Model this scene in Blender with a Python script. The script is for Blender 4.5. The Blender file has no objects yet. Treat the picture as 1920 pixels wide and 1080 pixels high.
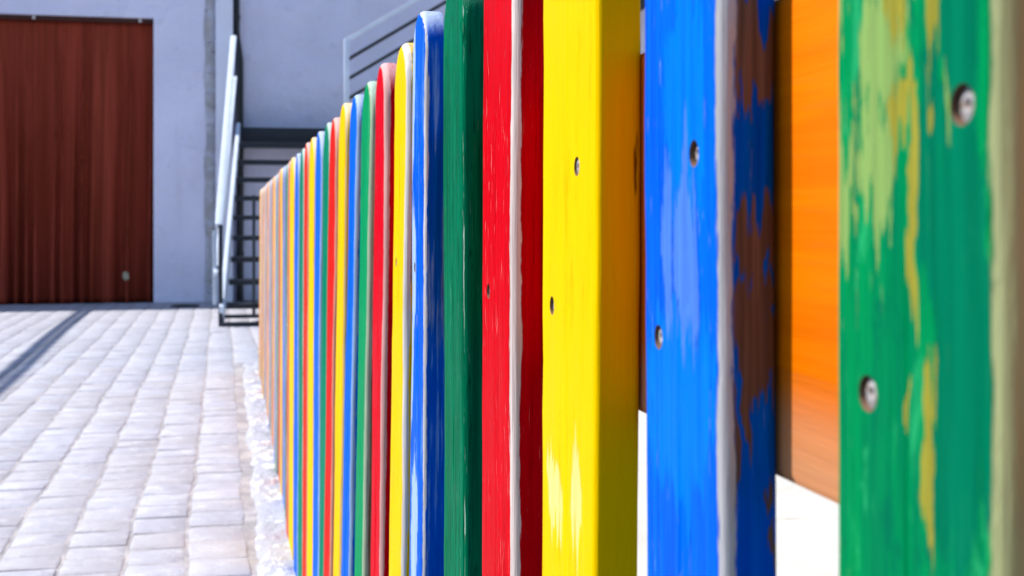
import bpy, bmesh, math, random
from mathutils import Vector, Matrix, noise

# ------------------------------------------------------------------ camera, sky, sun, exposure
scene = bpy.context.scene
COL = scene.collection
R = math.radians
EYE = 0.87                     # eye height above the paving
FPX = 2400.0                   # focal length in pixels of a 1920 px wide frame
VPX, VPY = 435.0, 410.0        # where the fence direction (+Y) vanishes
PHI = math.atan((960 - VPX) / FPX)
CP, SP = math.cos(PHI), math.sin(PHI)

cam_data = bpy.data.cameras.new('camera')
cam = bpy.data.objects.new('camera', cam_data)
COL.objects.link(cam)
scene.camera = cam
cam.location = (0, 0, EYE)
cam.rotation_euler = (R(90), 0, -PHI)
cam_data.sensor_width = 36
cam_data.lens = FPX / 1920 * 36
cam_data.shift_y = -(540 - VPY) / 1920
cam_data.clip_start = 0.02
cam_data.clip_end = 500
cam_data.dof.use_dof = True
cam_data.dof.focus_distance = 0.82
cam_data.dof.aperture_fstop = 19
cam_data.dof.aperture_blades = 0

SUN_EL, SUN_A = R(50), R(22)   # elevation; azimuth swung from -X towards +Y
to_sun = Vector((-math.cos(SUN_EL) * math.cos(SUN_A), math.cos(SUN_EL) * math.sin(SUN_A), math.sin(SUN_EL)))
world = bpy.data.worlds.new('World')
scene.world = world
world.use_nodes = True
wn = world.node_tree
sky = wn.nodes.new('ShaderNodeTexSky')
sky.sky_type = 'NISHITA'
sky.sun_disc = False
sky.sun_elevation = SUN_EL
sky.sun_rotation = R(-68)
sky.air_density = 1.0
sky.dust_density = 0.5
sky.ozone_density = 3.0
wn.links.new(sky.outputs[0], wn.nodes['Background'].inputs[0])
wn.nodes['Background'].inputs[1].default_value = 0.125
sun_data = bpy.data.lights.new('sun', 'SUN')
sun_data.energy = 5.0
sun_data.angle = R(0.5)
sun_data.color = (1.0, 0.955, 0.89)
sun = bpy.data.objects.new('sun', sun_data)
COL.objects.link(sun)
sun.location = to_sun * 20
sun.rotation_euler = to_sun.to_track_quat('Z', 'Y').to_euler()
scene.view_settings.view_transform = 'Standard'
scene.view_settings.look = 'None'
scene.view_settings.gamma = 1
scene.view_settings.exposure = 0.56
scene.view_settings.use_curve_mapping = False

rng = random.Random(7)

# ------------------------------------------------------------------ helpers
def px_y(px, py, Y):
    """world (X, z) where the sight line of a photo pixel meets the plane Y"""
    m = (px - 960) / FPX
    zc = Y / (CP - m * SP)
    return (px - VPX) * zc * CP / FPX, EYE + (VPY - py) * zc / FPX

def px_ground(px, py, z=0.0):
    zc = FPX * (EYE - z) / (py - VPY)
    xc = (px - 960) / FPX * zc
    return xc * CP + zc * SP, zc * CP - xc * SP

def px_x(px, py, X):
    """world (Y, z) on a plane of constant X (the fence)"""
    zc = FPX * X / (CP * (px - VPX))
    return (zc - X * SP) / CP, EYE + (VPY - py) * zc / FPX

def obj(name, mesh, mat=None, parent=None):
    o = bpy.data.objects.new(name, mesh)
    COL.objects.link(o)
    if mat and not mesh.materials:
        mesh.materials.append(mat)
    if parent:
        o.parent = parent
    return o

def empty(name, loc=(0, 0, 0)):
    o = bpy.data.objects.new(name, None)
    o.empty_display_size = 0.1
    COL.objects.link(o)
    o.location = loc
    return o

def tag(o, label=None, cat=None, group=None, kind=None):
    if label: o['label'] = label
    if cat: o['category'] = cat
    if group: o['group'] = group
    if kind: o['kind'] = kind
    return o

def to_mesh(bm, name, smooth=None):
    bmesh.ops.recalc_face_normals(bm, faces=bm.faces)
    me = bpy.data.meshes.new(name)
    bm.to_mesh(me)
    bm.free()
    if smooth is not None:
        me.polygons.foreach_set('use_smooth', [True] * len(me.polygons))
        me.set_sharp_from_angle(angle=R(smooth))
    return me

def add_box(bm, x0, x1, y0, y1, z0, z1, bev=0.0):
    r = bmesh.ops.create_cube(bm, size=1)
    vs = r['verts']
    for v in vs:
        v.co = Vector(((x0 + x1) / 2 + v.co.x * (x1 - x0), (y0 + y1) / 2 + v.co.y * (y1 - y0), (z0 + z1) / 2 + v.co.z * (z1 - z0)))
    if bev > 0:
        es = list({e for v in vs for e in v.link_edges})
        bmesh.ops.bevel(bm, geom=es, offset=bev, segments=2, affect='EDGES', profile=0.5)

def box(name, x0, x1, y0, y1, z0, z1, mat, parent=None, bev=0.0, off=(0, 0, 0)):
    bm = bmesh.new()
    add_box(bm, x0 - off[0], x1 - off[0], y0 - off[1], y1 - off[1], z0 - off[2], z1 - off[2], bev)
    return obj(name, to_mesh(bm, name, 40), mat, parent)

def bar_mesh(name, a, b, wx, wz, up=Vector((0, 0, 1)), bev=0.003):
    """rectangular bar from a to b; wx across, wz along 'up'"""
    a, b = Vector(a), Vector(b)
    d = (b - a)
    L = d.length
    d.normalize()
    s = d.cross(up).normalized()
    u = s.cross(d).normalized()
    bm = bmesh.new()
    add_box(bm, -wx / 2, wx / 2, 0, L, -wz / 2, wz / 2, bev)
    M = Matrix((s, d, u)).transposed().to_4x4()
    M.translation = a
    bm.transform(M)
    return to_mesh(bm, name, 40)

def tube_mesh(name, pts, rad, seg=12):
    bm = bmesh.new()
    rings = []
    pts = [Vector(p) for p in pts]
    for i, p in enumerate(pts):
        d = (pts[min(i + 1, len(pts) - 1)] - pts[max(i - 1, 0)]).normalized()
        ref = Vector((1, 0, 0)) if abs(d.x) < 0.9 else Vector((0, 1, 0))
        s = d.cross(ref).normalized()
        u = s.cross(d)
        rings.append([bm.verts.new(p + (s * math.cos(t) + u * math.sin(t)) * rad) for t in [2 * math.pi * k / seg for k in range(seg)]])
    for r0, r1 in zip(rings, rings[1:]):
        for k in range(seg):
            bm.faces.new((r0[k], r0[(k + 1) % seg], r1[(k + 1) % seg], r1[k]))
    bm.faces.new(rings[0]); bm.faces.new(rings[-1])
    return to_mesh(bm, name, 50)

# ------------------------------------------------------------------ material kit
class NT:
    def __init__(self, name):
        self.mat = bpy.data.materials.new(name)
        self.mat.use_nodes = True
        self.t = self.mat.node_tree
        self.bsdf = self.t.nodes['Principled BSDF']
    def n(self, typ, **kw):
        nd = self.t.nodes.new(typ)
        for k, v in kw.items():
            setattr(nd, k, v)
        return nd
    def link(self, a, b):
        self.t.links.new(a, b)
    def put(self, sock, v):
        if isinstance(v, bpy.types.NodeSocket):
            self.link(v, sock)
        else:
            sock.default_value = v
    def math(self, op, a, b=None, c=None, clamp=False):
        nd = self.n('ShaderNodeMath', operation=op, use_clamp=clamp)
        self.put(nd.inputs[0], a)
        if b is not None: self.put(nd.inputs[1], b)
        if c is not None: self.put(nd.inputs[2], c)
        return nd.outputs[0]
    def mix(self, fac, a, b, typ='MIX'):
        nd = self.n('ShaderNodeMix', data_type='RGBA', blend_type=typ)
        self.put(nd.inputs[0], fac)
        self.put(nd.inputs[6], a if isinstance(a, bpy.types.NodeSocket) else (*a, 1))
        self.put(nd.inputs[7], b if isinstance(b, bpy.types.NodeSocket) else (*b, 1))
        return nd.outputs[2]
    def coord(self, which='Object'):
        return self.n('ShaderNodeTexCoord').outputs[which]
    def scale(self, vec, s, loc=(0, 0, 0)):
        nd = self.n('ShaderNodeMapping')
        self.link(vec, nd.inputs[0])
        nd.inputs[1].default_value = loc
        nd.inputs[3].default_value = s
        return nd.outputs[0]
    def add(self, a, b):
        nd = self.n('ShaderNodeVectorMath', operation='ADD')
        self.put(nd.inputs[0], a); self.put(nd.inputs[1], b)
        return nd.outputs[0]
    def noise(self, vec, scale=1.0, detail=3.0, rough=0.5, dist=0.0):
        nd = self.n('ShaderNodeTexNoise')
        self.link(vec, nd.inputs['Vector'])
        nd.inputs['Scale'].default_value = scale
        nd.inputs['Detail'].default_value = detail
        nd.inputs['Roughness'].default_value = rough
        nd.inputs['Distortion'].default_value = dist
        return nd.outputs[0]
    def ss(self, v, lo, hi, a=0.0, b=1.0):
        nd = self.n('ShaderNodeMapRange', interpolation_type='SMOOTHSTEP')
        self.put(nd.inputs[0], v)
        nd.inputs[1].default_value = lo; nd.inputs[2].default_value = hi
        nd.inputs[3].default_value = a; nd.inputs[4].default_value = b
        return nd.outputs[0]
    def attr(self, name):
        return self.n('ShaderNodeAttribute', attribute_name=name).outputs['Fac']
    def bump(self, h, strength=0.3, dist=0.01, normal=None):
        nd = self.n('ShaderNodeBump')
        nd.inputs['Strength'].default_value = strength
        nd.inputs['Distance'].default_value = dist
        self.link(h, nd.inputs['Height'])
        if normal is not None: self.link(normal, nd.inputs['Normal'])
        return nd.outputs[0]
    def done(self, col, rough=0.5, normal=None, metal=0.0, spec=0.5):
        b = self.bsdf
        self.put(b.inputs['Base Color'], col if isinstance(col, bpy.types.NodeSocket) else (*col, 1))
        self.put(b.inputs['Roughness'], rough)
        b.inputs['Metallic'].default_value = metal
        b.inputs['Specular IOR Level'].default_value = spec
        if normal is not None: self.link(normal, b.inputs['Normal'])
        return self.mat

def simple_mat(name, col, rough=0.5, var=0.12, scale=8.0, bump=0.1, metal=0.0, spec=0.5):
    m = NT(name)
    c = m.coord()
    n = m.noise(c, scale, 4, 0.6)
    dark = tuple(v * (1 - var) for v in col)
    light = tuple(min(1, v * (1 + var)) for v in col)
    colr = m.mix(m.ss(n, 0.3, 0.7), dark, light)
    return m.done(colr, rough, m.bump(m.noise(c, scale * 6, 3), bump, 0.004), metal, spec)

def stucco(name, col, scale=1.0, lump=0.5, worn=None):
    m = NT(name)
    c = m.coord()
    big = m.noise(c, 1.1 * scale, 4, 0.6)
    mid = m.noise(c, 6 * scale, 4, 0.6)
    fine = m.noise(c, 45 * scale, 3, 0.6)
    base = m.mix(m.ss(big, 0.3, 0.7), tuple(v * 0.9 for v in col), col)
    streaks = m.noise(m.scale(c, (5, 5, 0.5)), 1.0, 4, 0.6)
    base = m.mix(m.math('MULTIPLY', m.ss(streaks, 0.56, 0.72), 0.35), base, tuple(v * 0.8 for v in col))
    base = m.mix(m.math('MULTIPLY', m.ss(mid, 0.60, 0.70), 0.45), base, tuple(v * 0.78 for v in col))
    if worn:
        base = m.mix(m.ss(m.noise(c, 4.5, 5, 0.65), 0.40, 0.56), base, worn)
        base = m.mix(m.ss(m.noise(m.scale(c, (2.0, 2.0, 7.0)), 2.2, 5, 0.7, 0.6), 0.60, 0.66), base, tuple(v * 0.35 for v in worn))
    h = m.math('ADD', m.math('MULTIPLY', mid, 1.0), m.math('MULTIPLY', fine, 0.25))
    h = m.math('ADD', h, m.math('MULTIPLY', big, 1.6))
    return m.done(base, 0.85, m.bump(h, lump, 0.09), 0, 0.2)

WALL = (0.82, 0.80, 1.0)
M_wall = stucco('lavender_white_stucco', WALL)
M_wall_smooth = stucco('smooth_lavender_render', (0.86, 0.86, 1.0), 0.8, 0.2)
M_rough = stucco('bare_grey_mortar', (0.78, 0.79, 0.92), 2.2, 1.0, worn=(0.60, 0.58, 0.62))
M_pale_metal = simple_mat('pale_blue_grey_paint', (0.60, 0.67, 0.78), 0.45, 0.08, 5)
M_rail_metal = simple_mat('blue_grey_railing_paint', (0.66, 0.73, 0.88), 0.45, 0.08, 5)
M_dark_metal = simple_mat('dark_navy_steel', (0.012, 0.015, 0.026), 0.5, 0.2, 5)
M_black = simple_mat('black_drainpipe', (0.010, 0.010, 0.013), 0.5, 0.2, 5)
M_cable = simple_mat('black_cable', (0.02, 0.02, 0.02), 0.6)
M_pole = simple_mat('weathered_pole_wood', (0.16, 0.12, 0.09), 0.8, 0.3, 6)
M_iron = simple_mat('dark_cast_iron', (0.02, 0.02, 0.025), 0.6, 0.3, 30)

# ------------------------------------------------------------------ ground, paving, kerb
def mortar_mat():
    m = NT('sandy_mortar')
    c = m.coord()
    col = m.mix(m.ss(m.noise(c, 9, 4, 0.6), 0.35, 0.7), (0.27, 0.26, 0.28), (0.42, 0.40, 0.41))
    return m.done(col, 0.95, m.bump(m.noise(c, 90, 4), 0.5, 0.01), 0, 0.1)

def paver_mat():
    m = NT('pale_grey_stamped_paver')
    c = m.coord('Object')
    g = m.n('ShaderNodeObjectInfo')
    off = m.add(c, g.outputs['Location'])
    big = m.noise(off, 2.3, 4, 0.6)
    mid = m.noise(off, 16, 5, 0.65, 0.4)
    fine = m.noise(off, 150, 3, 0.6)
    col = m.mix(m.ss(big, 0.3, 0.72), (0.345, 0.35, 0.41), (0.435, 0.447, 0.515))
    tint = m.ss(g.outputs['Random'], 0, 1, 0.0, 0.8)
    col = m.mix(m.math('MULTIPLY', tint, 0.75), col, (0.37, 0.355, 0.375))
    col = m.mix(m.math('MULTIPLY', m.ss(mid, 0.52, 0.7), 0.55), col, (0.53, 0.54, 0.60))
    col = m.mix(m.math('MULTIPLY', m.ss(mid, 0.42, 0.30), 0.45), col, (0.26, 0.255, 0.30))
    h = m.math('ADD', m.math('MULTIPLY', mid, 1.0), m.math('MULTIPLY', fine, 0.18))
    return m.done(col, m.ss(mid, 0.3, 0.7, 0.5, 0.75), m.bump(h, 0.55, 0.010), 0, 0.2)

def kerb_mat():
    m = NT('white_painted_rough_mortar')
    c = m.coord()
    n1 = m.noise(m.scale(c, (1, 0.55, 1)), 26, 5, 0.6, 0.5)
    n2 = m.noise(c, 7, 4, 0.6)
    col = m.mix(m.ss(m.math('ADD', n1, m.math('MULTIPLY', n2, 0.5)), 0.79, 0.88), (0.33, 0.34, 0.40), (0.58, 0.58, 0.60))
    col = m.mix(m.ss(m.noise(c, 14, 5, 0.7), 0.66, 0.74), col, (0.25, 0.25, 0.28))
    h = m.math('ADD', n1, m.math('MULTIPLY', m.noise(c, 120, 3), 0.2))
    return m.done(col, 0.8, m.bump(h, 0.6, 0.02), 0, 0.3)

def terrace_mat():
    m = NT('cream_concrete')
    c = m.coord()
    col = m.mix(m.ss(m.noise(c, 1.5, 5, 0.6), 0.3, 0.7), (0.47, 0.455, 0.41), (0.54, 0.53, 0.49))
    lines = m.noise(m.scale(c, (1.2, 9, 1)), 1.4, 5, 0.65, 0.3)
    col = m.mix(m.math('MULTIPLY', m.ss(lines, 0.60, 0.68), 0.5), col, (0.36, 0.31, 0.24))
    return m.done(col, 0.85, m.bump(m.noise(c, 30, 4), 0.3, 0.01), 0, 0.2)

M_mortar, M_paver, M_kerb, M_terrace = mortar_mat(), paver_mat(), kerb_mat(), terrace_mat()

WALL_Y = 13.6
bm = bmesh.new()
bmesh.ops.create_grid(bm, x_segments=4, y_segments=4, size=1)
for v in bm.verts:
    v.co = Vector((v.co.x * 120, v.co.y * 120, 0))
ground = obj('ground', to_mesh(bm, 'ground'), simple_mat('dark_low_bounce_ground', (0.045, 0.045, 0.048), 0.9, 0.25, 3, 0.4, 0, 0.15))  # unseen dark ground, added to cut bounce light onto the picket sides
tag(ground, kind='structure')
bed = box('mortar_bed', -6.5, 0.34, 1.5, WALL_Y - 0.002, -0.1, 0.0078, M_mortar)
tag(bed, kind='structure')

# terrace on the far side of the fence: a poured slab
terr = box('terrace', 0.345, 14.0, 1.5, 14.55, -0.1, 0.012, M_terrace)
tag(terr, kind='structure')

paving = empty('paving', (0, 0, 0))
tag(paving, kind='structure')
ROT = R(0.5)
def pav_w(u, v):
    """paving lattice (u across, v along the fence) to world, with a slow wander of the joints"""
    wob = 0.016 * noise.noise(Vector((u * 1.3, v * 0.9, 3.1))) + 0.008 * noise.noise(Vector((u * 5, v * 4, 8.1)))
    x = u + wob
    y = v + 0.015 * noise.noise(Vector((u * 5, v * 3, 5.7)))
    return Vector((x * math.cos(ROT) - y * math.sin(ROT), x * math.sin(ROT) + y * math.cos(ROT), 0))

def paver_geo(bm, u0, u1, v0, v1, rnd, off=Vector((0, 0, 0))):
    g = 0.0022
    du, dv = u1 - u0, v1 - v0
    pts = []
    for (a, b) in ((0, 0), (.33, 0), (.67, 0), (1, 0), (1, .33), (1, .67), (1, 1), (.67, 1), (.33, 1), (0, 1), (0, .67), (0, .33)):
        gv = 0.0036
        p = pav_w(u0 + g + a * (du - 2 * g), v0 + gv + b * (dv - 2 * gv))
        corner = (a in (0, 1)) and (b in (0, 1))
        k = 0.0042 if corner else 0.0012
        cx = pav_w((u0 + u1) / 2, (v0 + v1) / 2)
        p += (cx - p).normalized() * (k + rnd.uniform(-0.0030, 0.0024))
        pts.append(p)
    c = sum(pts, Vector()) / len(pts)
    tx, ty, h = rnd.gauss(0, 0.007), rnd.gauss(0, 0.007), 0.0112 + rnd.uniform(-0.0015, 0.002)
    lo = [bm.verts.new(p - off) for p in pts]
    hi, top = [], []
    for p in pts:
        d = c - p
        q = p + d.normalized() * 0.002
        hi.append(bm.verts.new(Vector((q.x, q.y, h - 0.003 + tx * (q.x - c.x) + ty * (q.y - c.y))) - off))
        q = p + d.normalized() * 0.009
        top.append(bm.verts.new(Vector((q.x, q.y, h + tx * (q.x - c.x) + ty * (q.y - c.y))) - off))
    n = len(pts)
    for i in range(n):
        j = (i + 1) % n
        bm.faces.new((lo[i], lo[j], hi[j], hi[i]))
        bm.faces.new((hi[i], hi[j], top[j], top[i]))
    bm.faces.new(top)
    return c

slots = []
cw = 0.155
prng = random.Random(21)
for ci in range(-36, 3):
    u1 = 0.076 + ci * cw
    u0 = u1 - cw
    v = (1.5 if ci < 1 else 7.75) + prng.uniform(0, 0.17)
    while v < WALL_Y - 0.02:
        L = prng.choice((0.125, 0.14, 0.15, 0.165, 0.12, 0.18))
        v1 = min(v + L, WALL_Y - 0.01)
        slots.append((u0, u1, v, v1))
        v = v1
def in_view(s):
    p = pav_w((s[0] + s[1]) / 2, (s[2] + s[3]) / 2)
    zc = p.y * CP + p.x * SP
    if zc < 0.5: return None
    xc = p.x * CP - p.y * SP
    px, py = 960 + FPX * xc / zc, VPY + FPX * EYE / zc
    if -40 < px < 560 and py < 1120:
        return zc
    return None
view = sorted([(in_view(s), i) for i, s in enumerate(slots) if in_view(s) is not None])
near_ids = {i for _, i in view[:300]}
rest = bmesh.new()
for i, s in enumerate(slots):
    rnd = random.Random(1000 + i)
    if i in near_ids:
        b = bmesh.new()
        c = pav_w((s[0] + s[1]) / 2, (s[2] + s[3]) / 2)
        paver_geo(b, *s, rnd, off=c)
        o = obj('paver', to_mesh(b, 'paver', 35), M_paver, paving)
        o.location = c
    else:
        paver_geo(rest, *s, rnd)
o = obj('far_pavers', to_mesh(rest, 'far_pavers', 35), M_paver, paving)
tag(o, kind='stuff')

# rough painted mortar strip the pickets stand in
U = 0.15                                   # the yard faces of the pickets stand on the plane X = U
bm = bmesh.new()
nx, ny = 16, 620
xs0, xs1, ys0, ys1 = 0.054, 0.335, -0.6, 7.72
vv = []
for j in range(ny + 1):
    row = []
    for i in range(nx + 1):
        y = ys0 + (ys1 - ys0) * j / ny
        t = i / nx
        edge = 0.020 * noise.noise(Vector((3.3, y * 3, 0))) + 0.010 * noise.noise(Vector((9.3, y * 14, 0)))
        x = xs0 + edge * (1 - t) + (xs1 - xs0) * t
        rise = min(1, t / 0.16)
        h = 0.008 + rise * (0.014 + 0.012 * noise.noise(Vector((x * 22, y * 14, 2))) + 0.007 * noise.noise(Vector((x * 60, y * 45, 5))))
        if i == 0: h = 0.001
        if i == nx: h = 0.0
        row.append(bm.verts.new((x, y, h)))
    vv.append(row)
for j in range(ny):
    for i in range(nx):
        bm.faces.new((vv[j][i], vv[j][i + 1], vv[j + 1][i + 1], vv[j + 1][i]))
kerb = obj('mortar_kerb', to_mesh(bm, 'mortar_kerb', 60), M_kerb)
tag(kerb, kind='structure')

# ------------------------------------------------------------------ the house at the end of the yard
house = empty('stucco_house', (0, WALL_Y, 0))
tag(house, 'lavender-white stucco house wall with curtained doorway closing off the yard', 'house')
HO = (0, WALL_Y, 0)
LW_H = 3.42
dx1 = px_y(288, 300, WALL_Y)[0]             # right jamb of the doorway
dz1 = px_y(288, 34, WALL_Y)[1]              # lintel
dx0 = dx1 - 2.45
xq0 = px_y(384, 100, WALL_Y)[0]
xq1 = px_y(404, 100, WALL_Y)[0]
xe = px_y(436, 100, WALL_Y)[0]
bm = bmesh.new()
T = 0.35
add_box(bm, dx1, xe, 0, T, 0, LW_H)
add_box(bm, dx0 - 6, dx0, 0, T, 0, LW_H)
add_box(bm, dx0, dx1, 0, T, dz1, LW_H)
add_box(bm, dx0 - 6, xe, T, T + 5, 0, LW_H - 0.3)      # body of the house behind the front wall
obj('wall', to_mesh(bm, 'wall'), M_wall, house)
# rough bare quoin strip, modelled uneven
bm = bmesh.new()
nz, nxq = 110, 8
rows = []
for j in range(nz + 1):
    z = LW_H * j / nz
    row = []
    for i in range(nxq + 1):
        t = i / nxq
        e0 = 0.02 * noise.noise(Vector((0.4, z * 4, 1)))
        x = xq0 + e0 * (1 - t) + (xq1 - xq0) * t
        edge = min(t, 1 - t) * 4
        d = 0.004 + min(1, edge) * (0.02 + 0.03 * noise.noise(Vector((x * 9, z * 6, 4))) + 0.012 * noise.noise(Vector((x * 30, z * 22, 4))))
        row.append(bm.verts.new((x, -max(d, 0.002) if 0 < i < nxq else 0.002, z)))
    rows.append(row)
for j in range(nz):
    for i in range(nxq):
        bm.faces.new((rows[j][i], rows[j][i + 1], rows[j + 1][i + 1], rows[j + 1][i]))
obj('rough_quoin_strip', to_mesh(bm, 'rough_quoin_strip', 60), M_rough, house)
box('pilaster', xq1 + 0.001, xe + 0.004, -0.05, -0.001, 0, LW_H, M_wall_smooth, house, 0.006)
box('parapet_coping', dx0 - 6.02, xe + 0.03, -0.03, T + 0.03, LW_H + 0.002, LW_H + 0.06, M_wall_smooth, house, 0.008)
# recessed wing behind the stairs
RW_Y = 0.30
wing = box('wing_wall', xe - 0.4, 9.5, RW_Y, RW_Y + 0.35, 0, 4.6, M_wall, house)

# black drainpipe in the corner of the two walls
pipe = empty('drainpipe', (xe + 0.06, WALL_Y + RW_Y - 0.06, 0))
tag(pipe, 'black drainpipe in the corner between house wall and recessed wing', 'drainpipe')
def wp(px, py, Y): 
    x, z = px_y(px, py, Y)
    return x, z
pxa = wp(443, 20, WALL_Y + RW_Y - 0.06)[0]; pxb = wp(450, 200, WALL_Y + RW_Y - 0.06)[0]
za = wp(443, 70, WALL_Y + RW_Y - 0.06)[1]; zb = wp(450, 110, WALL_Y + RW_Y - 0.06)[1]
ox, oy = xe + 0.06, WALL_Y + RW_Y - 0.06
me = tube_mesh('pipe', [(pxa - ox, 0, 4.4), (pxa - ox, 0, za + .05), (pxa - ox + 0.004, 0, za), (pxb - ox - .004, 0, zb), (pxb - ox, 0, zb - .05), (pxb - ox, 0, 0.0)], 0.036, 14)
obj('pipe', me, M_black, pipe)
for z in (0.5, 1.45, 3.0, 4.0):
    xx = (pxa if z > 2.6 else pxb) - ox
    obj('bracket', tube_mesh('bracket', [(xx, 0, z - 0.02), (xx, 0, z + 0.02)], 0.043, 14), M_black, pipe)

# curtain hanging in the doorway
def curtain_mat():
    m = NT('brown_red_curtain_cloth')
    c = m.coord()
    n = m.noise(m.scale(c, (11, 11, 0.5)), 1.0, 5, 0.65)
    col = m.mix(m.ss(n, 0.36, 0.66), (0.22, 0.034, 0.016), (0.32, 0.050, 0.028))  # vertical streaks: fold contrast painted into the cloth colour
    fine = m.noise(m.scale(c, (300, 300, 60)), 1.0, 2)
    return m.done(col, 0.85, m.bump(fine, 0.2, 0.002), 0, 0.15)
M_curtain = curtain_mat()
cur = empty('door_curtain', (dx1 - 1.2, WALL_Y + 0.09, 0))
tag(cur, 'tall brown-red cloth curtain hanging in folds across the doorway', 'curtain')
cox, coy = dx1 - 1.2, WALL_Y + 0.09
bm = bmesh.new()
NXC, NZC = 420, 46
c0, c1 = dx0 + 0.01, dx1 - 0.005
zt = dz1 - 0.03
rows = []
for j in range(NZC + 1):
    t = j / NZC                             # 0 bottom, 1 top
    row = []
    for i in range(NXC + 1):
        s = i / NXC
        x = c0 + (c1 - c0) * s
        drift = x + 0.16 * noise.noise(Vector((x * 1.7, 0.3 * t, 12))) + 0.05 * (1 - t) * noise.noise(Vector((x * 2.1, 0, 1))) + 0.03 * (1 - t) * noise.noise(Vector((x * 1.2, t * 1.5, 7)))
        amp = 0.03 + 0.20 * (1 - t) ** 0.6
        f = noise.noise(Vector((drift * 4.6, 0.15 * t, 2.0))) + 0.55 * noise.noise(Vector((drift * 9.5, 0.2 * t, 9.0))) * (1 - 0.4 * t)
        f = abs(f) ** 0.75 * 1.9 - 0.7
        ed = min(1, s / 0.03, (1 - s) / 0.02)
        y = 0.06 + amp * f * ed
        row.append(bm.verts.new((x - cox, max(min(y, 0.24), -0.06), 0.012 + (zt - 0.012) * t)))
    rows.append(row)
for j in range(NZC):
    for i in range(NXC):
        bm.faces.new((rows[j][i], rows[j][i + 1], rows[j + 1][i + 1], rows[j + 1][i]))
me = to_mesh(bm, 'cloth', 80)
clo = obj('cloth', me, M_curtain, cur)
md = clo.modifiers.new('thickness', 'SOLIDIFY'); md.thickness = 0.003
box('top_band', c0, c1, WALL_Y + 0.055, WALL_Y + 0.07, dz1 - 0.045, dz1 - 0.004, simple_mat('dark_brown_band', (0.05, 0.014, 0.010), 0.8), cur, 0.004, (cox, coy, 0))  # darker band along the top of the curtain
M_hook = simple_mat('white_hook', (0.7, 0.68, 0.68), 0.4)
for pxh in (62, 262):
    hx = px_y(pxh, 30, WALL_Y)[0]
    obj('hook', tube_mesh('hook', [(hx - cox, -0.045, dz1 - 0.04), (hx - cox, -0.047, dz1 - 0.012), (hx - cox, -0.038, dz1 - 0.002)], 0.014, 10), M_hook, cur)
# little pale tie on the cloth
tx_, tz_ = px_y(236, 518, WALL_Y)
bm = bmesh.new()
bmesh.ops.create_icosphere(bm, subdivisions=2, radius=0.035)
for v in bm.verts:
    v.co *= 1 + 0.35 * noise.noise(v.co * 40)
    v.co.y *= 0.5; v.co.z *= 1.4
bm.transform(Matrix.Translation((tx_ - cox, -0.05, tz_)))
obj('tie_knot', to_mesh(bm, 'tie_knot', 60), simple_mat('pale_rope', (0.42, 0.36, 0.25), 0.9), cur)

# iron drain cover in the shade of the wall
gx, gy = px_ground(347, 577)
dc = bmesh.new()
bmesh.ops.create_cone(dc, cap_ends=True, segments=28, radius1=0.14, radius2=0.135, depth=0.02)
for k in range(-3, 4):
    w = math.sqrt(max(0, 0.11 ** 2 - (k * 0.032) ** 2))
    add_box(dc, -w, w, k * 0.032 - 0.008, k * 0.032 + 0.008, 0.0095, 0.016)
o = obj('drain_cover', to_mesh(dc, 'drain_cover', 40), M_iron)
o.location = (gx, gy, 0.014)
tag(o, 'small round dark iron drain cover in the shadow at the wall foot', 'drain cover')

# ------------------------------------------------------------------ outside staircase
st = empty('steel_staircase', (0.4, 10.5, 0))
tag(st, 'open steel staircase with pale handrails rising to a landing at the recessed wall', 'staircase')
SO = Vector((0.4, 10.5, 0))
def ST(name, me, mat): 
    me.transform(Matrix.Translation(-SO))
    return obj(name, me, mat, st)
def at_zc(px, py, zc):
    xc = (px - 960) / FPX * zc
    return Vector((xc * CP + zc * SP, zc * CP - xc * SP, EYE + (VPY - py) * zc / FPX))
lo = at_zc(416, 612, 10.2); lo.z = 0.02
hi_l = at_zc(446, 240, 12.85)
xr_w = 0.98
RISE = 0.18
stepY = lambda k: lo.y + 0.28 + 0.285 * (k - 1)
stepX = lambda y: lo.x + (hi_l.x - lo.x) * (y - lo.y) / (hi_l.y - lo.y)
land_y0 = stepY(10)
for k in range(1, 10):
    y = stepY(k)
    x0 = stepX(y) + 0.025
    bm = bmesh.new()
    add_box(bm, x0, x0 + xr_w - 0.06, y - 0.14, y + 0.14, k * RISE - 0.042, k * RISE, 0.004)
    ST('tread', to_mesh(bm, 'tread', 40), M_dark_metal)
# stringers
ly = land_y0
lx = stepX(ly)
slope = RISE / 0.285
for dxs in (0, xr_w):
    ST('stringer', bar_mesh('stringer', (lo.x + dxs, lo.y, 0.10), (lx + dxs, ly, 10 * RISE - 0.03), 0.035, 0.17), M_pale_metal)
# foot frame on the paving
ST('foot_frame', bar_mesh('foot_frame', (lo.x - 0.02, lo.y - 0.02, 0.03), (lo.x + xr_w, lo.y - 0.02, 0.03), 0.05, 0.03), M_dark_metal)
ST('foot_frame', bar_mesh('foot_frame', (lo.x - 0.02, lo.y + 0.06, 0.085), (lo.x + xr_w, lo.y + 0.06, 0.085), 0.03, 0.03), M_dark_metal)
# landing
bm = bmesh.new()
add_box(bm, lx - 0.02, lx + 1.22, ly - 0.02, WALL_Y + RW_Y - 0.003, 10 * RISE - 0.15, 10 * RISE, 0.005)
ST('landing', to_mesh(bm, 'landing', 40), M_dark_metal)
for (xx, yy) in ((lx + 1.1, ly + 0.1), (lx + 1.1, WALL_Y + RW_Y - 0.12)):
    ST('landing_leg', bar_mesh('landing_leg', (xx, yy, 0), (xx, yy, 10 * RISE - 0.152), 0.06, 0.06, Vector((0, 1, 0))), M_dark_metal)
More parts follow.
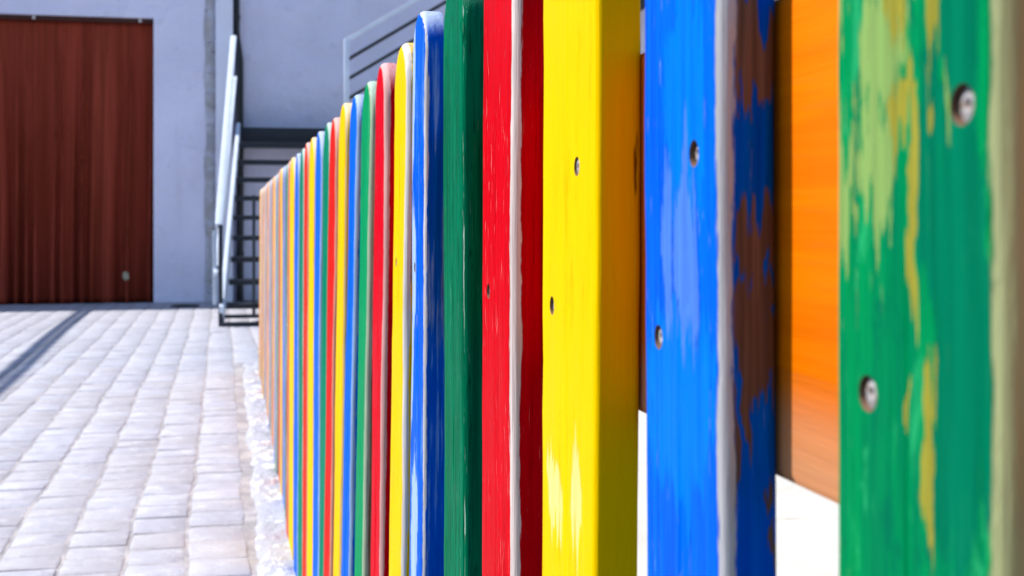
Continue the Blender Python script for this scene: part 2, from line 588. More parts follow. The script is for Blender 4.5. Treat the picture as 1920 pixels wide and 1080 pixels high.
# left railing of the first flight
hb = at_zc(410, 424, 10.2); ht = at_zc(438, 70, 12.85)
ST('handrail', bar_mesh('handrail', hb, ht, 0.055, 0.045), M_pale_metal)
mb = at_zc(424, 412, 11.3); mt = at_zc(441, 146, 12.85)
ST('mid_rail', bar_mesh('mid_rail', at_zc(405, 515, 10.2), mt, 0.035, 0.04), M_pale_metal)
ST('newel_post', bar_mesh('newel_post', (hb.x + 0.015, hb.y + 0.01, 0.012), (hb.x + 0.015, hb.y + 0.01, hb.z + 0.01), 0.034, 0.05, Vector((0, 1, 0))), M_dark_metal)
ST('outer_bar', bar_mesh('outer_bar', at_zc(402.5, 571, 10.25), at_zc(402.5, 432, 10.25), 0.03, 0.03, Vector((0, 1, 0))), M_pale_metal)
ST('newel_post', bar_mesh('newel_post', (ht.x + 0.035, ly + 0.02, 10 * RISE), (ht.x + 0.035, ly + 0.02, ht.z), 0.035, 0.035, Vector((0, 1, 0))), M_dark_metal)
ST('right_post', bar_mesh('right_post', at_zc(476, 590, 10.35), at_zc(476, 366, 10.35), 0.026, 0.026, Vector((0, 1, 0))), M_dark_metal)
# second flight climbing along the wing wall to the right
pz0 = at_zc(650, 240, 12.85); pz0.z = 10 * RISE
pz1 = at_zc(650, 72, 12.85)
RY = pz1.y
ST('newel_post', bar_mesh('newel_post', (pz1.x, RY, pz0.z), (pz1.x, RY, pz1.z), 0.05, 0.05, Vector((0, 1, 0))), M_rail_metal)
xa, za2 = px_y(652, 72, RY); xb, zb2 = px_y(772, 2, RY)
sl = (zb2 - za2) / (xb - xa)
X2 = pz1.x + 4.2
for k, (mat, w) in enumerate(((M_rail_metal, 0.042), (M_dark_metal, 0.034), (M_dark_metal, 0.034), (M_dark_metal, 0.034), (M_dark_metal, 0.034))):
    zz = pz1.z - 0.02 - k * 0.198
    ST('handrail' if k == 0 else 'mid_rail', bar_mesh('rail', (pz1.x, RY, zz), (X2, RY, zz + sl * (X2 - pz1.x)), w, w), mat)
xpost = pz1.x + 1.6
while xpost < X2:
    zb_ = pz0.z + sl * (xpost - pz1.x)
    ST('baluster', bar_mesh('baluster', (xpost, RY + 0.03, zb_), (xpost, RY + 0.03, zb_ + 0.86), 0.04, 0.03, Vector((0, 1, 0))), M_rail_metal)
    xpost += 1.3
gxa, gza = px_y(1197, 23, RY)               # underside of the flight seen through the fence
z_under = gza - sl * (gxa - pz1.x)
for yy in (RY + 0.03, WALL_Y + RW_Y - 0.05):
    ST('stringer', bar_mesh('stringer', (pz1.x + 0.1, yy, z_under + 0.12 + sl * 0.1), (X2, yy, z_under + 0.12 + sl * (X2 - pz1.x)), 0.04, 0.21), M_dark_metal)
zl = z_under + 0.2 + sl * (X2 - pz1.x)
bm = bmesh.new()
add_box(bm, X2 + 0.002, X2 + 1.25, RY - 0.02, WALL_Y + RW_Y - 0.003, zl - 0.12, zl + 0.02, 0.005)
ST('landing', to_mesh(bm, 'landing', 40), M_dark_metal)
ST('landing_leg', bar_mesh('landing_leg', (X2 + 1.1, RY + 0.1, 0.013), (X2 + 1.1, RY + 0.1, zl - 0.122), 0.06, 0.06, Vector((0, 1, 0))), M_dark_metal)
k = 1
while pz1.x + 0.31 * k < X2 - 0.3:
    x = pz1.x + 0.31 * k
    z = z_under + 0.2 + sl * (x - pz1.x)
    bm = bmesh.new()
    add_box(bm, x - 0.15, x + 0.15, RY + 0.055, WALL_Y + RW_Y - 0.08, z - 0.035, z, 0.004)
    ST('tread', to_mesh(bm, 'tread', 40), M_dark_metal)
    k += 1

# ------------------------------------------------------------------ overhead lines whose shadows cross the yard
s0 = Vector(px_ground(-2, 722)); s1 = Vector(px_ground(162, 583))
Hc = LW_H - 0.1
shift = Vector((to_sun.x, to_sun.y)) * (Hc / to_sun.z)
dirv = (s1 - s0)
pole_y = -3.0
for k, dxk in enumerate((-0.034, 0.034)):
    pts = []
    for i in range(61):
        t = i / 60
        y = pole_y + (WALL_Y - pole_y) * t
        x = s0.x + dirv.x * ((y - shift.y - s0.y) / dirv.y) + shift.x + dxk
        x += 0.006 * math.sin(y * 1.1)
        pts.append((x, y, Hc + 0.01 * k + 0.02 * math.sin(y * 0.9)))
    me = tube_mesh('overhead_cable', pts, 0.027 if k else 0.030, 10)
    o = obj('overhead_cable', me, M_cable)
    tag(o, 'black overhead cable above the yard, the one %s the fence' % ('nearer' if k else 'farther from'), 'cable', 'overhead cables')
    end = pts[0]
up = empty('wooden_pole', (end[0] - 0.05, pole_y - 0.12, 0))
tag(up, 'weathered wooden pole holding the near ends of the overhead cables', 'pole')
obj('shaft', tube_mesh('shaft', [(0, 0, 0), (0, 0, 2), (0, 0, Hc + 0.5)], 0.09, 16), M_pole, up)
box('crossarm', -0.35, 0.35, 0.095, 0.16, Hc - 0.11, Hc - 0.035, M_pole, up, 0.006)

# ------------------------------------------------------------------ the picket fence
TH = 0.020                                  # picket thickness
BR = 0.0062                                 # round-over of its edges

def patch_mask(m, vec2, patches, wob=0.35, nscale=1.0, soft=0.07):
    """soft union of irregular ellipses in (a, z); vec2 holds a in x and z in y"""
    cur = None
    dn = m.noise(m.scale(vec2, (210 * nscale, 30 * nscale, 1)), 1.0, 4, 0.62)
    dn2 = m.noise(m.scale(vec2, (700 * nscale, 75 * nscale, 1)), 1.0, 4, 0.65)
    dn = m.math('ADD', m.math('MULTIPLY', m.math('SUBTRACT', dn, 0.5), wob * 3.2), m.math('MULTIPLY', m.math('SUBTRACT', dn2, 0.5), wob * 2.6))
    dv = m.n('ShaderNodeCombineXYZ')
    m.link(m.math('MULTIPLY', m.math('SUBTRACT', m.noise(m.scale(vec2, (40, 30, 1)), 1.0, 3, 0.6), 0.5), 0.010), dv.inputs[0])
    m.link(m.math('MULTIPLY', m.math('SUBTRACT', m.noise(m.scale(vec2, (260, 9, 1), (4, 2, 0)), 1.0, 3, 0.6), 0.5), 0.075), dv.inputs[1])
    vec2 = m.add(vec2, dv.outputs[0])
    for (a, z, ra, rz) in patches:
        s = m.scale(vec2, (1 / ra, 1 / rz, 0), (-a / ra, -z / rz, 0))
        ln = m.n('ShaderNodeVectorMath', operation='LENGTH')
        m.link(s, ln.inputs[0])
        d = ln.outputs['Value']
        cur = d if cur is None else m.math('MINIMUM', cur, d)
    return m.ss(m.math('ADD', cur, dn), 1.0 + soft, 1.0 - soft)

def paint_mat(name, col, thin, edge, edge_w=(0.007, 0.006), edge_amt=0.0, thin_amt=0.3, side=None, side_thr=0.6,
              dark=None, rough=0.38, front_patches=(), side_patches=None, top_pale=0.0, seed=0.0, bumpy=0.5, dash_amt=0.22, mottle=None):
    """brushed paint on a wooden picket. 'edge' attribute: <0 on the faces, 0 on the worn arris, >0 on the sides."""
    m = NT(name)
    c = m.coord()
    info = m.n('ShaderNodeObjectInfo')
    offs = m.n('ShaderNodeVectorMath', operation='SCALE')
    m.link(info.outputs['Random'], offs.inputs['Scale'])
    offs.inputs[0].default_value = (3.7, 9.1, 17.3)
    cc = m.add(c, offs.outputs[0])
    cc = m.add(cc, (seed, seed * 1.7, seed * 0.6))
    e = m.attr('edge')
    streak = m.noise(m.scale(cc, (260, 260, 7)), 1.0, 4, 0.6)
    streak2 = m.noise(m.scale(cc, (900, 900, 40)), 1.0, 3, 0.6)
    blot = m.noise(m.scale(cc, (45, 45, 9)), 1.0, 4, 0.6)
    dk = dark or tuple(v * 0.66 for v in col)
    base = m.mix(m.ss(m.math('ADD', m.math('MULTIPLY', streak, 0.6), m.math('MULTIPLY', blot, 0.4)), 0.36, 0.60), dk, col)
    th = m.ss(m.math('ADD', m.math('MULTIPLY', streak, 0.55), m.math('MULTIPLY', blot, 0.45)), 0.66 - 0.16 * thin_amt, 0.76 - 0.16 * thin_amt)
    base = m.mix(m.math('MULTIPLY', th, 0.75), base, thin)
    dash = m.noise(m.scale(cc, (330, 330, 42)), 1.0, 3, 0.6)
    base = m.mix(m.math('MULTIPLY', m.ss(dash, 0.58, 0.70), dash_amt), base, tuple(v * 0.35 for v in col))
    grain = m.noise(m.scale(cc, (95, 95, 1.6)), 1.0, 5, 0.7)
    crack = m.ss(m.math('ABSOLUTE', m.math('SUBTRACT', grain, 0.53)), 0.011, 0.004)
    crack = m.math('MULTIPLY', crack, m.ss(blot, 0.46, 0.60))
    base = m.mix(m.math('MULTIPLY', crack, 0.45), base, tuple(v * 0.3 for v in col))
    nick = m.ss(m.math('ADD', streak2, m.math('MULTIPLY', blot, 0.25)), 0.80, 0.86)
    base = m.mix(m.math('MULTIPLY', nick, m.ss(e, 0.003, 0.006, 0.5, 0.12)), base, edge)
    sep = m.n('ShaderNodeSeparateXYZ'); m.link(c, sep.inputs[0])
    yz = m.n('ShaderNodeCombineXYZ'); m.link(sep.outputs[1], yz.inputs[0]); m.link(sep.outputs[2], yz.inputs[1])
    xz = m.n('ShaderNodeCombineXYZ'); m.link(sep.outputs[0], xz.inputs[0]); m.link(sep.outputs[2], xz.inputs[1])
    is_side = m.ss(e, BR * 0.2, BR * 0.9)
    is_front = m.math('SUBTRACT', 1.0, m.ss(e, -BR * 0.8, BR * 0.3))
    hgt = m.math('ADD', m.math('MULTIPLY', streak, 0.6), m.math('MULTIPLY', streak2, 0.35))
    hgt = m.math('SUBTRACT', m.math('ADD', hgt, m.math('MULTIPLY', grain, 1.2)), m.math('MULTIPLY', crack, 0.6))
    if mottle:
        mo = m.noise(m.scale(cc, (75, 75, 26)), 1.0, 5, 0.7, 0.5)
        base = m.mix(m.math('MULTIPLY', m.ss(mo, 0.46, 0.34), 0.75), base, mottle[0])
        base = m.mix(m.math('MULTIPLY', m.ss(mo, 0.56, 0.66), 0.7), base, mottle[1])
    for (pc, plist, wob, ns) in front_patches:
        k = m.math('MULTIPLY', patch_mask(m, yz.outputs[0], plist, wob, ns), is_front)
        shade = m.mix(m.ss(streak, 0.35, 0.62), tuple(v * 0.78 for v in pc), pc)
        base = m.mix(m.math('MULTIPLY', k, 0.92), base, shade)
        hgt = m.math('SUBTRACT', hgt, m.math('MULTIPLY', k, 0.35))
    if side:
        if side_patches is not None:
            k = m.math('MULTIPLY', patch_mask(m, xz.outputs[0], side_patches, 0.42, 1.0), is_side)
        else:
            sb = m.noise(m.scale(cc, (70, 70, 6)), 1.0, 5, 0.6)
            k = m.math('MULTIPLY', m.ss(sb, side_thr, side_thr + 0.05), is_side)
        wood = m.mix(m.ss(m.noise(m.scale(cc, (500, 500, 12)), 1.0, 3), 0.35, 0.65), tuple(v * 0.6 for v in side), side)
        base = m.mix(k, base, wood)
        hgt = m.math('SUBTRACT', hgt, m.math('MULTIPLY', k, 0.5))
    # worn arris: |edge| below a width that wanders with stretched noise
    wn_ = m.noise(m.scale(cc, (60, 60, 11)), 1.0, 5, 0.65)
    wn2 = m.noise(m.scale(cc, (600, 600, 60)), 1.0, 3, 0.6)
    wob = m.math('ADD', m.math('MULTIPLY', m.math('SUBTRACT', wn_, 0.5), 0.0085), m.math('MULTIPLY', m.math('SUBTRACT', wn2, 0.5), 0.0035))
    neg = m.math('SUBTRACT', m.math('ADD', e, edge_w[0]), m.math('MULTIPLY', wob, 1.0))
    pos = m.math('SUBTRACT', m.math('SUBTRACT', edge_w[1], e), wob)
    k = m.ss(m.math('ADD', m.math('MINIMUM', neg, pos), edge_amt * 0.004), -0.0006, 0.0006)
    ecol = m.mix(m.ss(m.noise(m.scale(cc, (220, 220, 14)), 1.0, 4), 0.35, 0.7), tuple(v * 0.80 for v in edge), edge)
    base = m.mix(k, base, ecol)
    hgt = m.math('SUBTRACT', hgt, m.math('MULTIPLY', k, 0.45))
    if top_pale > 0:                        # sunlit paleness of the round end put into its colour
        tp = m.attr('endgrain')
        ring = m.noise(m.scale(cc, (420, 40, 60)), 1.0, 3, 0.6)
        k = m.math('MULTIPLY', m.math('MULTIPLY', m.ss(tp, 0.25, 0.8), m.ss(ring, 0.30, 0.5, 0.55, 1.0)), top_pale)
        base = m.mix(k, base, tuple(0.45 * a + 0.55 * b for a, b in zip(thin, (0.62, 0.62, 0.62))))
    hgt = m.math('ADD', hgt, m.math('MULTIPLY', blot, 0.4))
    return m.done(base, m.ss(blot, 0.3, 0.7, rough, rough + 0.16), m.bump(hgt, bumpy, 0.0016), 0, 0.006)

def ring_pts(w, L, inset, nseg):
    """outline of a round-topped board (in y, z), offset inwards; starts at the near foot (y = -w/2)"""
    r = w / 2 - inset
    zc = L - w / 2
    out = []
    zs = [inset + (zc - inset) * k / 40 for k in range(41)]
    for z in zs: out.append((-r, z))
    for k in range(1, nseg):
        a = math.pi - math.pi * k / nseg
        out.append((r * math.cos(a), zc + r * math.sin(a)))
    for z in reversed(zs): out.append((r, z))
    for k in range(1, 3): out.append((r - 2 * r * k / 3, inset))
    return out

def edge_at(x, y, z, w, L, th, BR):
    zc = L - w / 2
    ins = w / 2 - (abs(y) if z < zc else math.hypot(y, z - zc))
    ins = max(0.0, min(ins, z)) if z < 0.05 else max(0.0, ins)
    far_side = max(0.0, min(1.0, (y / (w / 2) + 0.25) / 0.9)) if x < th * 0.5 else 0.0
    if x < BR and ins < BR:
        a = math.degrees(math.atan2(BR - ins, BR - x))
        e = (a - 45) / 45 * BR
    elif x < BR:
        e = -ins
    else:
        e = x if ins < BR else th + ins
    return e - 0.013 * far_side

def picket_mesh(w, L, th=TH, wav=0.0, sd=0, BR=BR):
    bm = bmesh.new()
    le = bm.verts.layers.float.new('edge')
    lg = bm.verts.layers.float.new('endgrain')
    spec = []                                # (inset, x, edge)
    half = w / 2 - 0.0006
    for ins in (half, 0.026, 0.015, BR): spec.append((min(ins, half), 0.0, -ins))
    for a in (22.5, 45, 67.5): spec.append((BR - BR * math.sin(R(a)), BR - BR * math.cos(R(a)), (a - 45) / 45 * BR))
    spec.append((0.0, BR, BR))
    spec.append((0.0, th - BR, th - BR))
    for a in (67.5, 45, 22.5): spec.append((BR - BR * math.sin(R(a)), th - BR + BR * math.cos(R(a)), th - BR * a / 90))
    for ins in (BR, 0.015, 0.026, half): spec.append((min(ins, half), th, th + ins))
    rings = []
    zc = L - w / 2
    for (ins, x, e) in spec:
        ring = []
        for (y, z) in ring_pts(w, L, ins, 18):
            dxn = wav * noise.noise(Vector((sd, z * 5, y * 8)))
            dyn = wav * 0.8 * noise.noise(Vector((sd + 7, z * 7, 0)))
            dyn += wav * 0.45 * noise.noise(Vector((sd + 3, z * 38, 1.0 if y < 0 else 4.0)))
            dxn += wav * 0.35 * noise.noise(Vector((sd + 5, z * 30, y * 25)))
            v = bm.verts.new((x + dxn, y + dyn, z))
            far_side = max(0.0, min(1.0, (y / (w / 2) + 0.25) / 0.9)) if x < th * 0.5 else 0.0
            v[le] = e - 0.013 * far_side
            v[lg] = max(0.0, min(1.0, (z - zc) / (w / 2))) if e >= 0 and x < th - 0.001 else 0.0
            ring.append(v)
        rings.append(ring)
    n = len(rings[0])
    for r0, r1 in zip(rings, rings[1:]):
        for i in range(n):
            j = (i + 1) % n
            bm.faces.new((r0[i], r0[j], r1[j], r1[i]))
    bm.faces.new(rings[0]); bm.faces.new(rings[-1])
    return bm

# far edge of each picket in the photograph (px at eye level), near edge, lean (px per px of height)
EDGES = [(1560, 1880, .000), (1206, 1352, -.001), (1016, 1117, .004), (903, 960, .002), (828, 866, .001), (772, 795, .005),
         (733.5, 756, .0095), (701, 720, .0105), (676, 693, .0170), (654, 666.5, .0190), (634, 646.5, .0136), (616, 628, .0128),
         (604, 615, .0110), (589.5, 600, .0072), (578, 587, .005), (570, 577, .005), (561.5, 568.5, .0045), (553, 559.5, .003), (544.5, 551, .003)]
pk = []
for (a, b, lean) in EDGES:
    ya, yb = px_x(a, VPY, U)[0], px_x(b, VPY, U)[0]
    pk.append([(ya + yb) / 2, ya - yb, lean])
while len(pk) < 41:
    pk.append([pk[-1][0] + 0.182 + rng.uniform(-0.012, 0.012), 0.092 + rng.uniform(-0.006, 0.008), 0.004 + rng.uniform(-0.003, 0.004)])

GREEN, BLUE, YELLOW, RED = (0.0, 0.19, 0.075), (0.0, 0.105, 0.62), (0.78, 0.48, 0.0), (0.56, 0.0, 0.006)
WOOD = (0.26, 0.15, 0.085)
NAMES = ['green', 'blue', 'yellow', 'red']

def loc_front(i, px, py):
    Y, z = px_x(px, py, U)
    return Y - pk[i][0], z
def ell_front(i, x0, x1, y0, y1):
    a, b = loc_front(i, x0, (y0 + y1) / 2), loc_front(i, x1, (y0 + y1) / 2)
    zc0 = px_x((x0 + x1) / 2, y0, U)[1]; zc1 = px_x((x0 + x1) / 2, y1, U)[1]
    return ((a[0] + b[0]) / 2, (zc0 + zc1) / 2, abs(a[0] - b[0]) / 2 * 1.12, abs(zc0 - zc1) / 2 * 1.1)
def ell_side(i, x0, x1, y0, y1):
    Yn = pk[i][0] - pk[i][1] / 2
    xa, za = px_y(x0, y0, Yn); xb, zb = px_y(x1, y1, Yn)
    return ((xa + xb) / 2 - U, (za + zb) / 2, abs(xb - xa) / 2 * 1.12, abs(za - zb) / 2 * 1.1)

def mats_for(i):
    k = i % 4
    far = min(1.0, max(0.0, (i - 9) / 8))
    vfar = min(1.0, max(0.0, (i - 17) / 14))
    if i == 0:
        lime = [ell_front(0, *r) for r in ((1622, 1664, -120, 170), (1622, 1692, 120, 360), (1612, 1672, 330, 540), (1560, 1586, 380, 660), (1575, 1605, 470, 600), (1552, 1580, -100, 260), (1664, 1682, 300, 520), (1772, 1790, 360, 430), (1690, 1735, -80, 90), (1580, 1590, 560, 640))]
        ochre = [ell_front(0, *r) for r in ((1668, 1702, -160, 235), (1733, 1766, -160, 275), (1674, 1718, 318, 412), (1708, 1726, 380, 650), (1704, 1722, 620, 730), (1733, 1756, 900, 1180), (1695, 1707, 890, 930), (1740, 1752, 350, 400))]
        teal = [ell_front(0, *r) for r in ((1762, 1838, -200, 420), (1725, 1770, 240, 700), (1745, 1862, 400, 1250))]
        return paint_mat('green_paint_patchy', (0.0, 0.23, 0.065), (0.03, 0.29, 0.11), (0.40, 0.43, 0.21), (0.001, 0.0055), 0.6, 0.4, WOOD, 0.5, (0.0, 0.15, 0.06), 0.42,
                         mottle=((0.0, 0.11, 0.06), (0.02, 0.34, 0.12)), front_patches=(((0.0, 0.150, 0.078), teal, 0.5, 0.5), ((0.22, 0.34, 0.095), lime, 0.62, 1.35), ((0.30, 0.26, 0.03), ochre, 0.36, 1.3)), top_pale=0.5)
    if i == 1:
        light = [ell_front(1, *r) for r in ((1268, 1308, 420, 700), (1246, 1262, 350, 650), (1282, 1292, 300, 420), (1240, 1250, 470, 560))]  # light: pale sky reflection painted into the front colour
        mid = [ell_front(1, *r) for r in ((1255, 1320, 40, 480), (1220, 1330, 640, 1000))]
        bare = [ell_side(1, *r) for r in ((1368, 1420, 70, 270), (1400, 1475, 130, 250), (1365, 1475, 440, 560), (1375, 1475, 570, 640), (1362, 1425, 610, 720), (1400, 1462, 640, 800), (1392, 1412, 780, 900), (1368, 1384, 800, 1050), (1428, 1450, 990, 1030), (1440, 1480, 1065, 1130))]
        return paint_mat('blue_paint_chipped', (0.0, 0.118, 0.66), (0.01, 0.17, 0.74), (0.52, 0.51, 0.54), (0.0012, 0.0022), 0.4, 0.3, (0.17, 0.105, 0.075), 0.5, (0.0, 0.07, 0.56), 0.34,
                         front_patches=(((0.0, 0.165, 0.72), mid, 0.4, 0.5), ((0.07, 0.20, 0.66), light, 0.36, 1.2)), side_patches=bare, top_pale=0.5)
    if i == 2:
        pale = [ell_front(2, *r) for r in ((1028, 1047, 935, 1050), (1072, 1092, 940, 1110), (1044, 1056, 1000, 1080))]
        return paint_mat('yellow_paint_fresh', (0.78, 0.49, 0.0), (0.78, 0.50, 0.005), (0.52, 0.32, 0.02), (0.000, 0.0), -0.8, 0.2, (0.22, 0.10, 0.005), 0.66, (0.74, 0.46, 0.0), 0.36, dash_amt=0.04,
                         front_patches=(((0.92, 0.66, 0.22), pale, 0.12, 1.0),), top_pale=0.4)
    if i == 3:
        return paint_mat('red_paint_white_arris', RED, (0.58, 0.015, 0.015), (0.76, 0.64, 0.62), (0.0024, 0.0030), 0.4, 0.1, None, 0.6, (0.46, 0.0, 0.004), 0.32, top_pale=0.4)
    if i == 4:
        return paint_mat('green_paint_brushed', (0.0, 0.165, 0.075), (0.015, 0.22, 0.11), (0.36, 0.50, 0.42), (0.0015, -0.0005), -0.1, 0.35, None, 0.6, (0.0, 0.085, 0.04), 0.36, top_pale=0.3, bumpy=0.8, dash_amt=0.85)
    if i == 5:
        return paint_mat('blue_paint_worn_arris', BLUE, (0.16, 0.33, 0.72), (0.62, 0.61, 0.64), (0.0014, 0.0018), 0.2, 0.8, WOOD, 0.70, (0.0, 0.065, 0.48), 0.36, front_patches=(((0.36, 0.50, 0.78), [ell_front(5, *r) for r in ((771, 777.5, -60, 330), (772.5, 780, 420, 640), (771, 776, 620, 820), (776, 786, 900, 1200))], 0.34, 0.8),), top_pale=0.95)
    if i == 6:
        return paint_mat('yellow_paint_grey_side', YELLOW, (0.90, 0.58, 0.08), (0.64, 0.61, 0.58), (0.0028, 0.0035), 0.5, 0.25, (0.32, 0.26, 0.21), 0.52, (0.74, 0.44, 0.0), 0.36, top_pale=0.3)
    if i == 7:
        return paint_mat('red_paint_pink_arris', (0.54, 0.0, 0.010), (0.58, 0.09, 0.10), (0.66, 0.36, 0.35), (0.003, 0.0035), 0.5, 0.35, None, 0.6, (0.52, 0.0, 0.008), 0.36, top_pale=0.75)
    if i == 8:
        return paint_mat('green_paint_brown_side', (0.0, 0.26, 0.09), (0.10, 0.38, 0.19), (0.36, 0.46, 0.32), (0.003, 0.004), 0.6, 0.5, WOOD, 0.36, (0.0, 0.19, 0.07), 0.38, top_pale=0.9)
    if i == 9:
        return paint_mat('blue_paint_pale_arris', (0.0, 0.11, 0.68), (0.08, 0.24, 0.70), (0.28, 0.40, 0.62), (0.003, 0.004), 0.5, 0.3, None, 0.6, (0.0, 0.08, 0.55), 0.38, top_pale=0.8)
    key = (k, round(far, 1), round(vfar, 1))
    if key in mats_for.cache: return mats_for.cache[key]
    col = [(0.0, 0.18, 0.10), (0.006, 0.11, 0.64), (0.80, 0.46, 0.0), (0.56, 0.004 + 0.03 * far, 0.008)][k]
    pale = [(0.36, 0.47, 0.43), (0.30, 0.40, 0.62), (0.70, 0.52, 0.24), (0.62, 0.28, 0.20)][k]
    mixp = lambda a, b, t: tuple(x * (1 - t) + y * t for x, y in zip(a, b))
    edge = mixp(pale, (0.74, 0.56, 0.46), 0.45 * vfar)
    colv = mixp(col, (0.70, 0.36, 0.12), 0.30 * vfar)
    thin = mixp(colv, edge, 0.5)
    mt_ = paint_mat('%s_paint_weathered' % NAMES[k], colv, thin, edge, (0.003 + 0.003 * vfar, 0.004 + 0.006 * vfar) if k != 2 else (0.0 + 0.004 * vfar, 0.001 + 0.006 * vfar), 0.5, 0.3 + 0.3 * vfar,
                    None if k in (1, 3) else WOOD, 0.62, tuple(v * 0.85 for v in colv), 0.4, top_pale=0.9, seed=i * 0.37)
    mats_for.cache[key] = mt_
    return mt_
mats_for.cache = {}

def screw_mat():
    m = NT('zinc_screw')
    c = m.coord()
    col = m.mix(m.ss(m.noise(c, 700, 3), 0.45, 0.7), (0.34, 0.33, 0.34), (0.20, 0.13, 0.09))
    return m.done(col, 0.7, m.bump(m.noise(c, 900, 2), 0.6, 0.0006), 0.0, 0.2)
M_screw = screw_mat()
M_hole = simple_mat('bare_wood_in_screw_hole', (0.16, 0.085, 0.05), 0.8, 0.3, 300)

def screw_mesh():
    bm = bmesh.new()
    prof = [(0.0041, 0.0), (0.0040, -0.0004), (0.0030, -0.0009), (0.0016, -0.0011)]
    seg = 14
    rings = [[bm.verts.new((x, r * math.cos(2 * math.pi * k / seg), r * math.sin(2 * math.pi * k / seg))) for k in range(seg)] for r, x in prof]
    for r0, r1 in zip(rings, rings[1:]):
        for k in range(seg):
            bm.faces.new((r0[k], r0[(k + 1) % seg], r1[(k + 1) % seg], r1[k]))
    ctr = bm.verts.new((0.0004, 0, 0))       # driver recess
    for k in range(seg):
        bm.faces.new((rings[-1][k], rings[-1][(k + 1) % seg], ctr))
    return to_mesh(bm, 'screw', 35)
ME_screw = screw_mesh()
ME_screw.materials.append(M_screw)

fence = empty('picket_fence', (U, 0.3, 0))
tag(fence, 'multicoloured round-topped wooden picket fence with worn paint along the yard', 'fence')
FO = Vector((U, 0.3, 0))

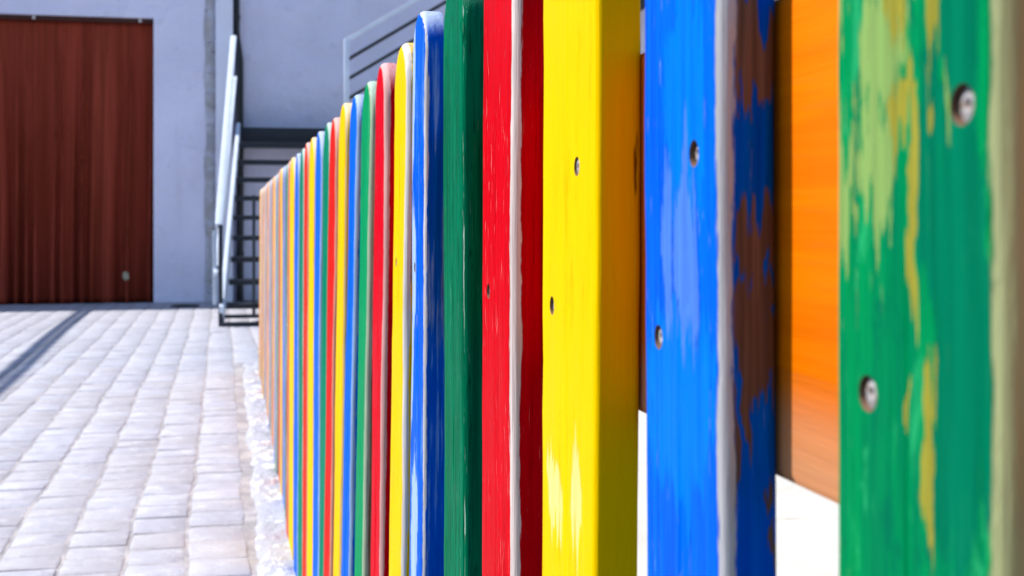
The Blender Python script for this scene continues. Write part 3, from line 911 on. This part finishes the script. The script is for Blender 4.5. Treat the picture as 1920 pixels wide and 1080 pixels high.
SCREWS = {0: [(1808, 196), (1628, 738)], 1: [(1305, 288), (1235, 632)], 2: [(1080, 312), (1037, 573)], 3: [(917, 546)]}
TOPS = [1.15, 1.15, 1.15, 1.17, 1.15, 1.15, 1.09, 1.09, 1.05, 1.07, 1.083, 1.045]   # heights above the eye, in fence distances
dg = None
for i, (yc, w, lean) in enumerate(pk):
    zb = 0.016 + rng.uniform(-0.004, 0.006)
    zt_ = EYE + U * (TOPS[i] if i < len(TOPS) else 1.05) + rng.uniform(-0.002, 0.002)
    L = zt_ - zb
    br_i = 0.0034 if i == 2 else 0.0045 if i in (1, 5) else BR
    bm = picket_mesh(w, L, TH, 0.0013, i * 3.1, br_i)
    me = to_mesh(bm, 'picket', 38)
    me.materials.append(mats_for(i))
    o = obj('picket', me, None, fence)
    o.matrix_parent_inverse = Matrix.Identity(4)
    # lean about the eye-level point; small random set out of line
    setx = (0 if i < 4 else rng.uniform(-0.0015, 0.0015))
    o.rotation_euler = (0, math.atan(lean), 0)
    o.location = (setx - lean * (EYE - zb), yc - FO.y, zb)
    o['label'] = '%s painted picket' % NAMES[i % 4]
    if i in SCREWS:
        spots = [(loc_front(i, *p)[0], loc_front(i, *p)[1] - zb) for p in SCREWS[i]]
    elif i in (5, 6):
        spots = [(w * rng.uniform(-.28, .28), EYE - 0.041 - zb)]
    else:
        spots = []
    holed = i < 8
    if holed and spots:
        cb = bmesh.new()
        for (sy, sz) in spots:
            rr = 0.0047
            bmesh.ops.create_cone(cb, cap_ends=True, segments=20, radius1=rr, radius2=0.0042, depth=0.0040,
                                  matrix=Matrix.Translation((0.0000, sy, sz)) @ Matrix.Rotation(R(90), 4, 'Y'))
        cm = to_mesh(cb, 'cut')
        cm.materials.append(M_hole)
        cut = obj('cut', cm)
        cut.parent = fence
        cut.matrix_parent_inverse = Matrix.Identity(4)
        cut.rotation_euler = o.rotation_euler; cut.location = o.location
        md = o.modifiers.new('holes', 'BOOLEAN')
        md.operation = 'DIFFERENCE'; md.object = cut; md.solver = 'EXACT'; md.material_mode = 'TRANSFER'
        bpy.context.view_layer.update()
        dg = bpy.context.evaluated_depsgraph_get()
        nm = bpy.data.meshes.new_from_object(o.evaluated_get(dg), preserve_all_data_layers=True, depsgraph=dg)
        o.modifiers.clear()
        nm.name = 'picket_holed'
        av = nm.attributes['edge'].data
        for vi, v in enumerate(nm.vertices):
            av[vi].value = edge_at(v.co.x, v.co.y, v.co.z, w, L, TH, br_i)
        o.data = nm
        bpy.data.objects.remove(cut)
    for (sy, sz) in spots:
        s = obj('screw', ME_screw, None, o)
        s.location = (0.0019 if holed else -0.0001, sy, sz)
        s.rotation_euler = (rng.uniform(0, 3), 0, 0)

# rails behind the pickets
def rail_mat():
    m = NT('orange_stained_rail')
    c = m.coord()
    g = m.noise(m.scale(c, (60, 3, 60)), 1.0, 5, 0.6, 0.6)
    g2 = m.noise(m.scale(c, (300, 12, 300)), 1.0, 3, 0.6)
    col = m.mix(m.ss(g, 0.35, 0.65), (0.66, 0.130, 0.0), (0.74, 0.165, 0.0))
    col = m.mix(m.math('MULTIPLY', m.ss(g2, 0.55, 0.7), 0.25), col, (0.50, 0.12, 0.01))
    sep = m.n('ShaderNodeSeparateXYZ'); m.link(c, sep.inputs[0])
    low = m.ss(m.math('ADD', sep.outputs[2], m.math('MULTIPLY', m.math('SUBTRACT', g, 0.5), 0.03)), -0.040, -0.072)
    col = m.mix(m.math('MULTIPLY', low, 0.8), col, (0.62, 0.30, 0.15))
    return m.done(col, 0.5, m.bump(m.math('ADD', g, g2), 0.25, 0.001), 0, 0.03)
M_rail = rail_mat()
RX0, RX1 = U + TH + 0.0008, U + TH + 0.029
y_end = pk[-1][0] + 0.06
for (z0, z1) in ((EYE - 0.084, EYE + 0.072), (0.13, 0.27)):
    bm = bmesh.new()
    zc_ = (z0 + z1) / 2
    add_box(bm, RX0 - FO.x, RX1 - FO.x, -0.6 - FO.y, y_end - FO.y, z0 - zc_, z1 - zc_, 0.004)
    o = obj('rail', to_mesh(bm, 'rail', 40), M_rail, fence)
    o.location = (0, 0, zc_)
M_post = simple_mat('weathered_fence_post', (0.45, 0.34, 0.27), 0.7, 0.2, 20)
for yy in (y_end - 0.12, 3.6):
    bm = bmesh.new()
    add_box(bm, RX1 + 0.001 - FO.x, RX1 + 0.081 - FO.x, yy - 0.04 - FO.y, yy + 0.04 - FO.y, 0.0, EYE + 0.09, 0.006)
    obj('post', to_mesh(bm, 'post', 40), M_post, fence)
